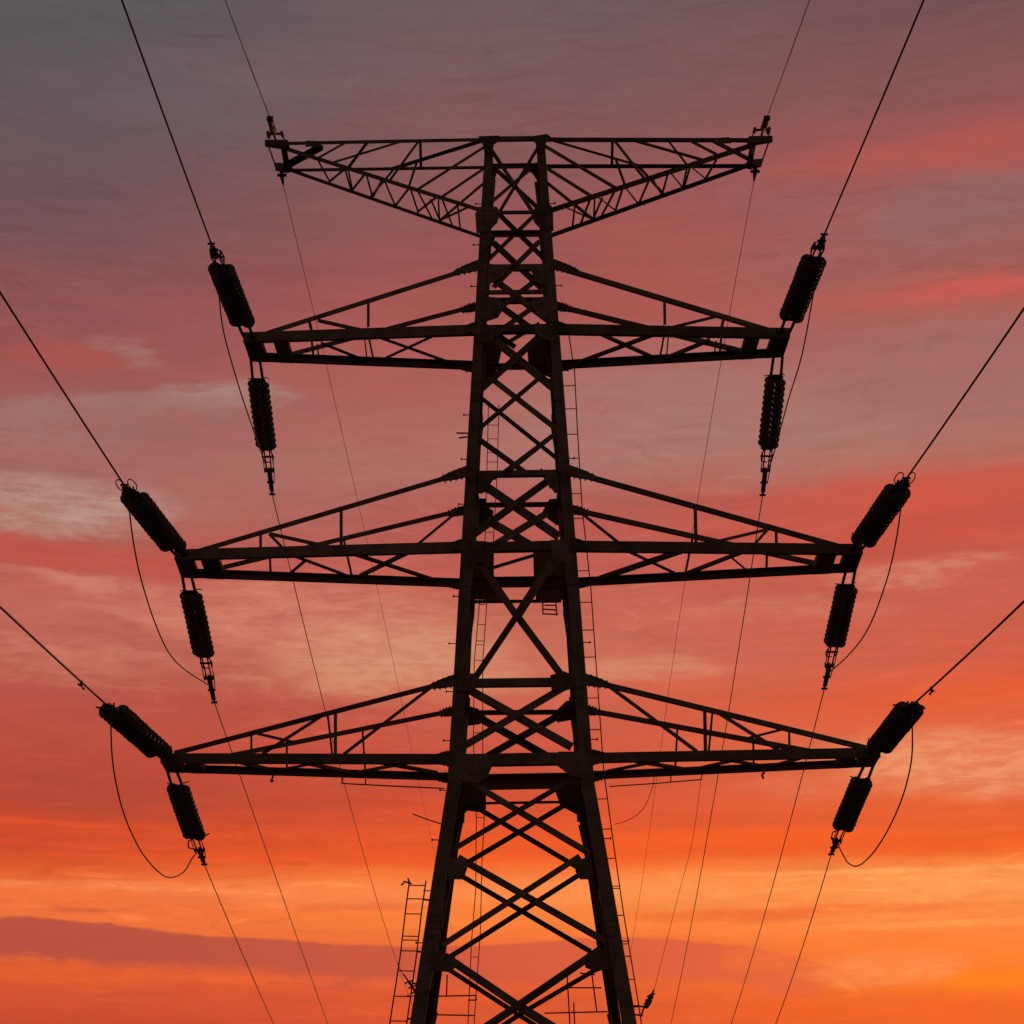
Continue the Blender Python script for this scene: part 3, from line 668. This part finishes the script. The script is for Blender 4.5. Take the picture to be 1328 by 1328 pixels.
def wire(name, P, r, far_y, label, cat, group, mat_=CABLE, sag=None, damper=0):
    """hang a wire through surveyed points P, carried on to y = far_y"""
    k = smooth_fit(P); y0, y1 = P[0].y, P[-1].y; pts = []
    if sag is not None:
        u = y1 - y0; k = Vector((P[0].z, (P[-1].z - P[0].z) / u - sag * u, sag))
    X = lambda y: P[0].x + (P[-1].x - P[0].x) * (y - y0) / (y1 - y0)
    nn = 70
    for i in range(nn + 1):
        t = (i / nn) ** 1.4; y = y0 + (far_y - y0) * t; u = y - y0; ue = y1 - y0
        if abs(u) <= abs(ue) : z = k[0] + k[1] * u + k[2] * u * u
        else:
            sl = k[1] + 2 * k[2] * ue; sp = abs(far_y - y1); v = abs(u) - abs(ue); sgn = math.copysign(1, u)
            z = k[0] + k[1] * ue + k[2] * ue * ue + sl * sgn * v + .5 * (-sl * sgn * 1.0) / max(sp * .6, 1) * v * v
        pts.append(Vector((X(y), y, z)))
    pts[0] = P[0]
    o = tag(MB().tube(pts, r, 8).build(name, mat_, smooth=True), label, cat, group)
    if damper:                                             # dumb-bell damper clamped under the wire
        run = 0
        for a, b in zip(pts, pts[1:]):
            seg = (b - a).length
            if run + seg > damper:
                c = a.lerp(b, (damper - run) / seg); d = (b - a).normalized(); dn = Vector((0, 0, -.09))
                m = MB(); m.bar(c + Vector((0, 0, .03)), c + dn, .05, .03, d); m.tube([c + dn - d * .2, c + dn + d * .2], .008, 6)
                for q in (-1, 1): m.tube([c + dn + d * (q * .13), c + dn + d * (q * .2)], .024, 8)
                m.build('vibration_damper', RUST, o); break
            run += seg
    return o

LV = {  # near string end, far string end; near wire points; far wire points; jumper points  (left side)
 'top': dict(ne=(274, 316), fe=(353, 641), nw={-1: [(235, 205), (205, 120), (158, 0)], 1: [(1105, 215), (1140, 132), (1198, 0)]}, nr={1: (1069, 304)},
             fw={-1: [(365, 664), (385, 754), (420, 924), (446, 1020), (483, 1144), (510, 1234)], 1: [(964, 779), (934, 1004), (879, 1279), (871, 1328)]}, fr={1: (989, 642)},
             j={-1: [(283, 372), (290, 430), (310, 502), (326, 550), (343, 598)], 1: [(1062, 335), (1055, 380), (1040, 460), (1022, 520), (1003, 590)]}, ni=(.15, .76), fi=(.15, .63), nd=13, fd=12, rr=.16, horn='bars', lv='highest'),
 'middle': dict(ne=(161, 629), fe=(278, 911), nw={-1: [(110, 550), (60, 468), (0, 379)], 1: [(1220, 556), (1270, 482), (1328, 400)]}, nr={1: (1176, 620)},
             fw={-1: [(290, 940), (310, 1003), (360, 1145), (425, 1328)], 1: [(1039, 1004), (1000, 1160), (964, 1279), (948, 1328)]}, fr={1: (1069, 893)},
             j={-1: [(171, 690), (184, 755), (208, 825), (232, 862)], 1: [(1164, 690), (1150, 752), (1126, 815), (1100, 850)]}, ni=(.10, .84), fi=(.13, .60), nd=13, fd=12, rr=.165, horn='ring', lv='middle'),
 'bottom': dict(ne=(138, 914), fe=(265, 1121), nw={-1: [(100, 872), (50, 826), (0, 787)], 1: [(1225, 872), (1280, 821), (1328, 780)]}, nr={1: (1186, 912)},
             fw={-1: [(284, 1164), (310, 1228), (355, 1328)], 1: [(1060, 1166), (1041, 1229), (1006, 1328)]}, fr={1: (1078, 1108)},
             j={-1: [(145, 975), (151, 1018), (163, 1062), (183, 1104), (206, 1131), (222, 1138), (239, 1130), (250, 1112)], 1: [(1183, 975), (1176, 1015), (1164, 1050), (1146, 1086), (1128, 1111), (1112, 1123), (1100, 1119), (1092, 1106)]}, ni=(.10, .90), fi=(.16, .68), nd=13, fd=12, rr=.165, horn='hook', lv='lowest'),
}
L_STR = 5.2
for key, v in LV.items():
    for s in (-1, 1):
        NT, FT = TIPS[key, s]; sd_ = 'left' if s < 0 else 'right'; lv = v['lv']
        mx = lambda q: q if s < 0 else (2 * 671.5 - q[0], q[1] - 6)
        ne = v['nr'].get(s) or v['ne']; fe = v['fr'].get(s) or v['fe']
        ZN = NT + Vector((0, -.04, 0)); ZF = FT + Vector((0, .04, -.05))
        E = on_sight(ne, ZN, L_STR, False); Fp = on_sight(fe, ZF, L_STR, True)
        insulator(ZN, E, s, True, *v['ni'], f'ribbed double insulator slanting up and outward from the {sd_} tip of the {lv} conductor arm', 'insulators pulled towards the viewer', v['rr'] * 1.04, v['nd'], v['horn'])
        insulator(ZF, Fp, s, False, *v['fi'], f'ribbed double insulator pointing downward below the {sd_} tip of the {lv} conductor arm', 'insulators pulled away from the viewer', v['rr'] * .93, v['fd'], 'bars' if key != 'bottom' else 'hook')
        # near conductor: hangs in the vertical plane through the string
        h = Vector((E.x - ZN.x, E.y - ZN.y, 0)).normalized(); pl = Plane(E, E + h, E + Vector((0, 0, 1)))
        def vhit(px): 
            d = ray(*px); nn_ = h.cross(Vector((0, 0, 1))); return CAM + d * ((E - CAM).dot(nn_) / d.dot(nn_))
        P = [E] + [vhit(q) for q in v['nw'][s]]
        print('near', key, s, [tuple(round(c, 2) for c in p) for p in P])
        wire('conductor_wire', P, .021, -130, f'thick dark wire rising to the {"upper " if key=="top" else ""}{sd_} photo edge from the {lv} conductor arm', 'power line', 'conductors coming towards the viewer', sag=.0007, damper=1.9 if key == 'bottom' else 0)
        hx = Vector((0, 1, 0)) if True else h
        def fhit(px):
            d = ray(*px); return CAM + d * ((Fp.x + s * 0 - CAM.x) / d.x)
        P2 = [Fp] + [fhit(q) for q in v['fw'][s]]
        print('far', key, s, [tuple(round(c, 2) for c in p) for p in P2])
        wire('conductor_wire', P2, .0135, 210, f'thin wire running down and away from the hanging {sd_} insulator of the {lv} conductor arm', 'power line', 'conductors running away behind the pylon')
        # jumper: sags between the two clamps
        d1 = Fp - E; d1.z = 0; n1 = d1.normalized().cross(Vector((0, 0, 1)))
        def jhit(px):
            d = ray(*px); return CAM + d * ((E - CAM).dot(n1) / d.dot(n1))
        dE, dF = (E - ZN).normalized(), (Fp - ZF).normalized()
        st0 = E - dE * .35 ; en0 = Fp - dF * (.7 if key != 'bottom' else .8)
        J = [st0] + [jhit(q) for q in v['j'][s]] + [en0]
        tag(MB().tube(catmull(J, 10), .0165, 8).build('jumper_wire', CABLE, smooth=True),
            f'slack wire looping between the two insulators at the {sd_} tip of the {lv} conductor arm', 'jumper wire', 'jumpers hanging round the arm tips')

# earth wires from the arm tips
for s in (-1, 1):
    T, Tf = TIPS['earth', s]; sd_ = 'left' if s < 0 else 'right'
    e_px = (349, 150) if s < 0 else (995.5, 150)
    E = on_sight(e_px, T, 1.5, False); h = Vector((E.x - T.x, E.y - T.y, 0)).normalized()
    root = tag(empty('earth_wire_insulator', T), f'short dark rod insulator standing up from the {sd_} tip of the topmost arm', 'insulator', 'earth wire insulators')
    d = (E - T).normalized()
    MB().tube([T, T.lerp(E, .2), T.lerp(E, .22), T.lerp(E, .8), T.lerp(E, .82), E], [.03, .03, .085, .075, .04, .02], 10).build('insulator_rod', RUST, root)
    m = MB(); c = T.lerp(E, .86); sdv = d.cross(Vector((0, 0, 1))).normalized(); m.bar(c - sdv * .08, c + sdv * .08, .1, .08); m.build('dead_end_clamp', RUST, root)
    nn_ = h.cross(Vector((0, 0, 1)))
    def vhit(px):
        d = ray(*px); return CAM + d * ((E - CAM).dot(nn_) / d.dot(nn_))
    pts = [(331, 104), (312, 52), (292, 0)] if s < 0 else [(1010, 110), (1030, 55), (1050, 0)]
    P = [E] + [vhit(q) for q in pts]
    print('earth near', s, [tuple(round(c, 2) for c in p) for p in P])
    wire('earth_wire', P, .0125, -130, f'thin earth wire rising to the top edge from the {sd_} end of the topmost arm', 'earth wire', 'earth wires coming towards the viewer', sag=.0006)
    root = tag(empty('earth_wire_clamp', Tf), f'small dark wire clamp hanging below the {sd_} tip of the topmost arm', 'wire clamp', 'earth wire clamps')
    G = Tf + Vector((0, .45, -.16)); 
    MB().tube([Tf + Vector((0, -.05, .05)), Tf.lerp(G, .4), G], [.05, .06, .025], 8).build('clamp_body', RUST, root)
    m = MB(); c = Tf.lerp(G, .3); m.bar(c - Vector((.12, 0, 0)), c + Vector((.12, 0, 0)), .07, .05); m.build('clamp_bolt', RUST, root)
    def fhit(px):
        d = ray(*px); return CAM + d * ((G.x - CAM.x) / d.x)
    pts = [(405, 400), (428, 480), (463, 650), (490, 770), (517, 890)] if s < 0 else [(930, 480), (904, 664), (873, 860), (858, 960)]
    P = [G] + [fhit(q) for q in pts]
    print('earth far', s, [tuple(round(c, 2) for c in p) for p in P])
    wire('earth_wire', P, .0085, 210, f'hair-thin earth wire falling away behind from the {sd_} end of the topmost arm', 'earth wire', 'earth wires running away behind the pylon')
# cable down-leads from the lowest arm to the legs
for s, pts, Y0, Y1 in ((-1, [(514, 1246), (517, 1252), (523, 1263), (545, 1295)], -1.0, -1.0), (1, [(909, 1012), (898, 1090), (880, 1160), (862, 1230), (848, 1284), (838, 1306)], 1.2, -.9)):
    P = [at(x, y, Y0 + (Y1 - Y0) * (i / (len(pts) - 1))) for i, (x, y) in enumerate(pts)]
    sd_ = 'left' if s < 0 else 'right'
    root = tag(empty('down_lead_cable', P[-1]), 'thin cable slanting from under the lowest right arm down to the right pylon leg' if s > 0 else 'short clamped cable slanting from the free-standing left ladder to the left leg', 'cable', 'down-lead cables')
    MB().tube(catmull(P, 6), .0055, 6).build('cable', CABLE, root)
    a, b = P[-2], P[-1]; m = MB(); m.tube([a, a.lerp(b, .3), a.lerp(b, .35), a.lerp(b, .6), a.lerp(b, .65), b], [.02, .03, .06, .05, .075, .05] if s > 0 else [.015, .02, .03, .022, .03, .02], 8)
    d = (b - a).normalized()
    for k in range(3):
        c = a.lerp(b, .35 + .2 * k); m.tube([c - Vector((.1, 0, .02)), c + Vector((.09, 0, .05))], .018, 6)
    m.build('cable_clamp', RUST, root)
P = [at(x, y, .4) for x, y in ((849, 1004), (846, 1022), (834, 1049), (816, 1063), (797, 1069))]
tag(MB().tube(catmull(P, 8), .008, 6).build('loose_cable', CABLE, smooth=True), 'thin slack cable curving from the lowest right arm to the ladder', 'cable')
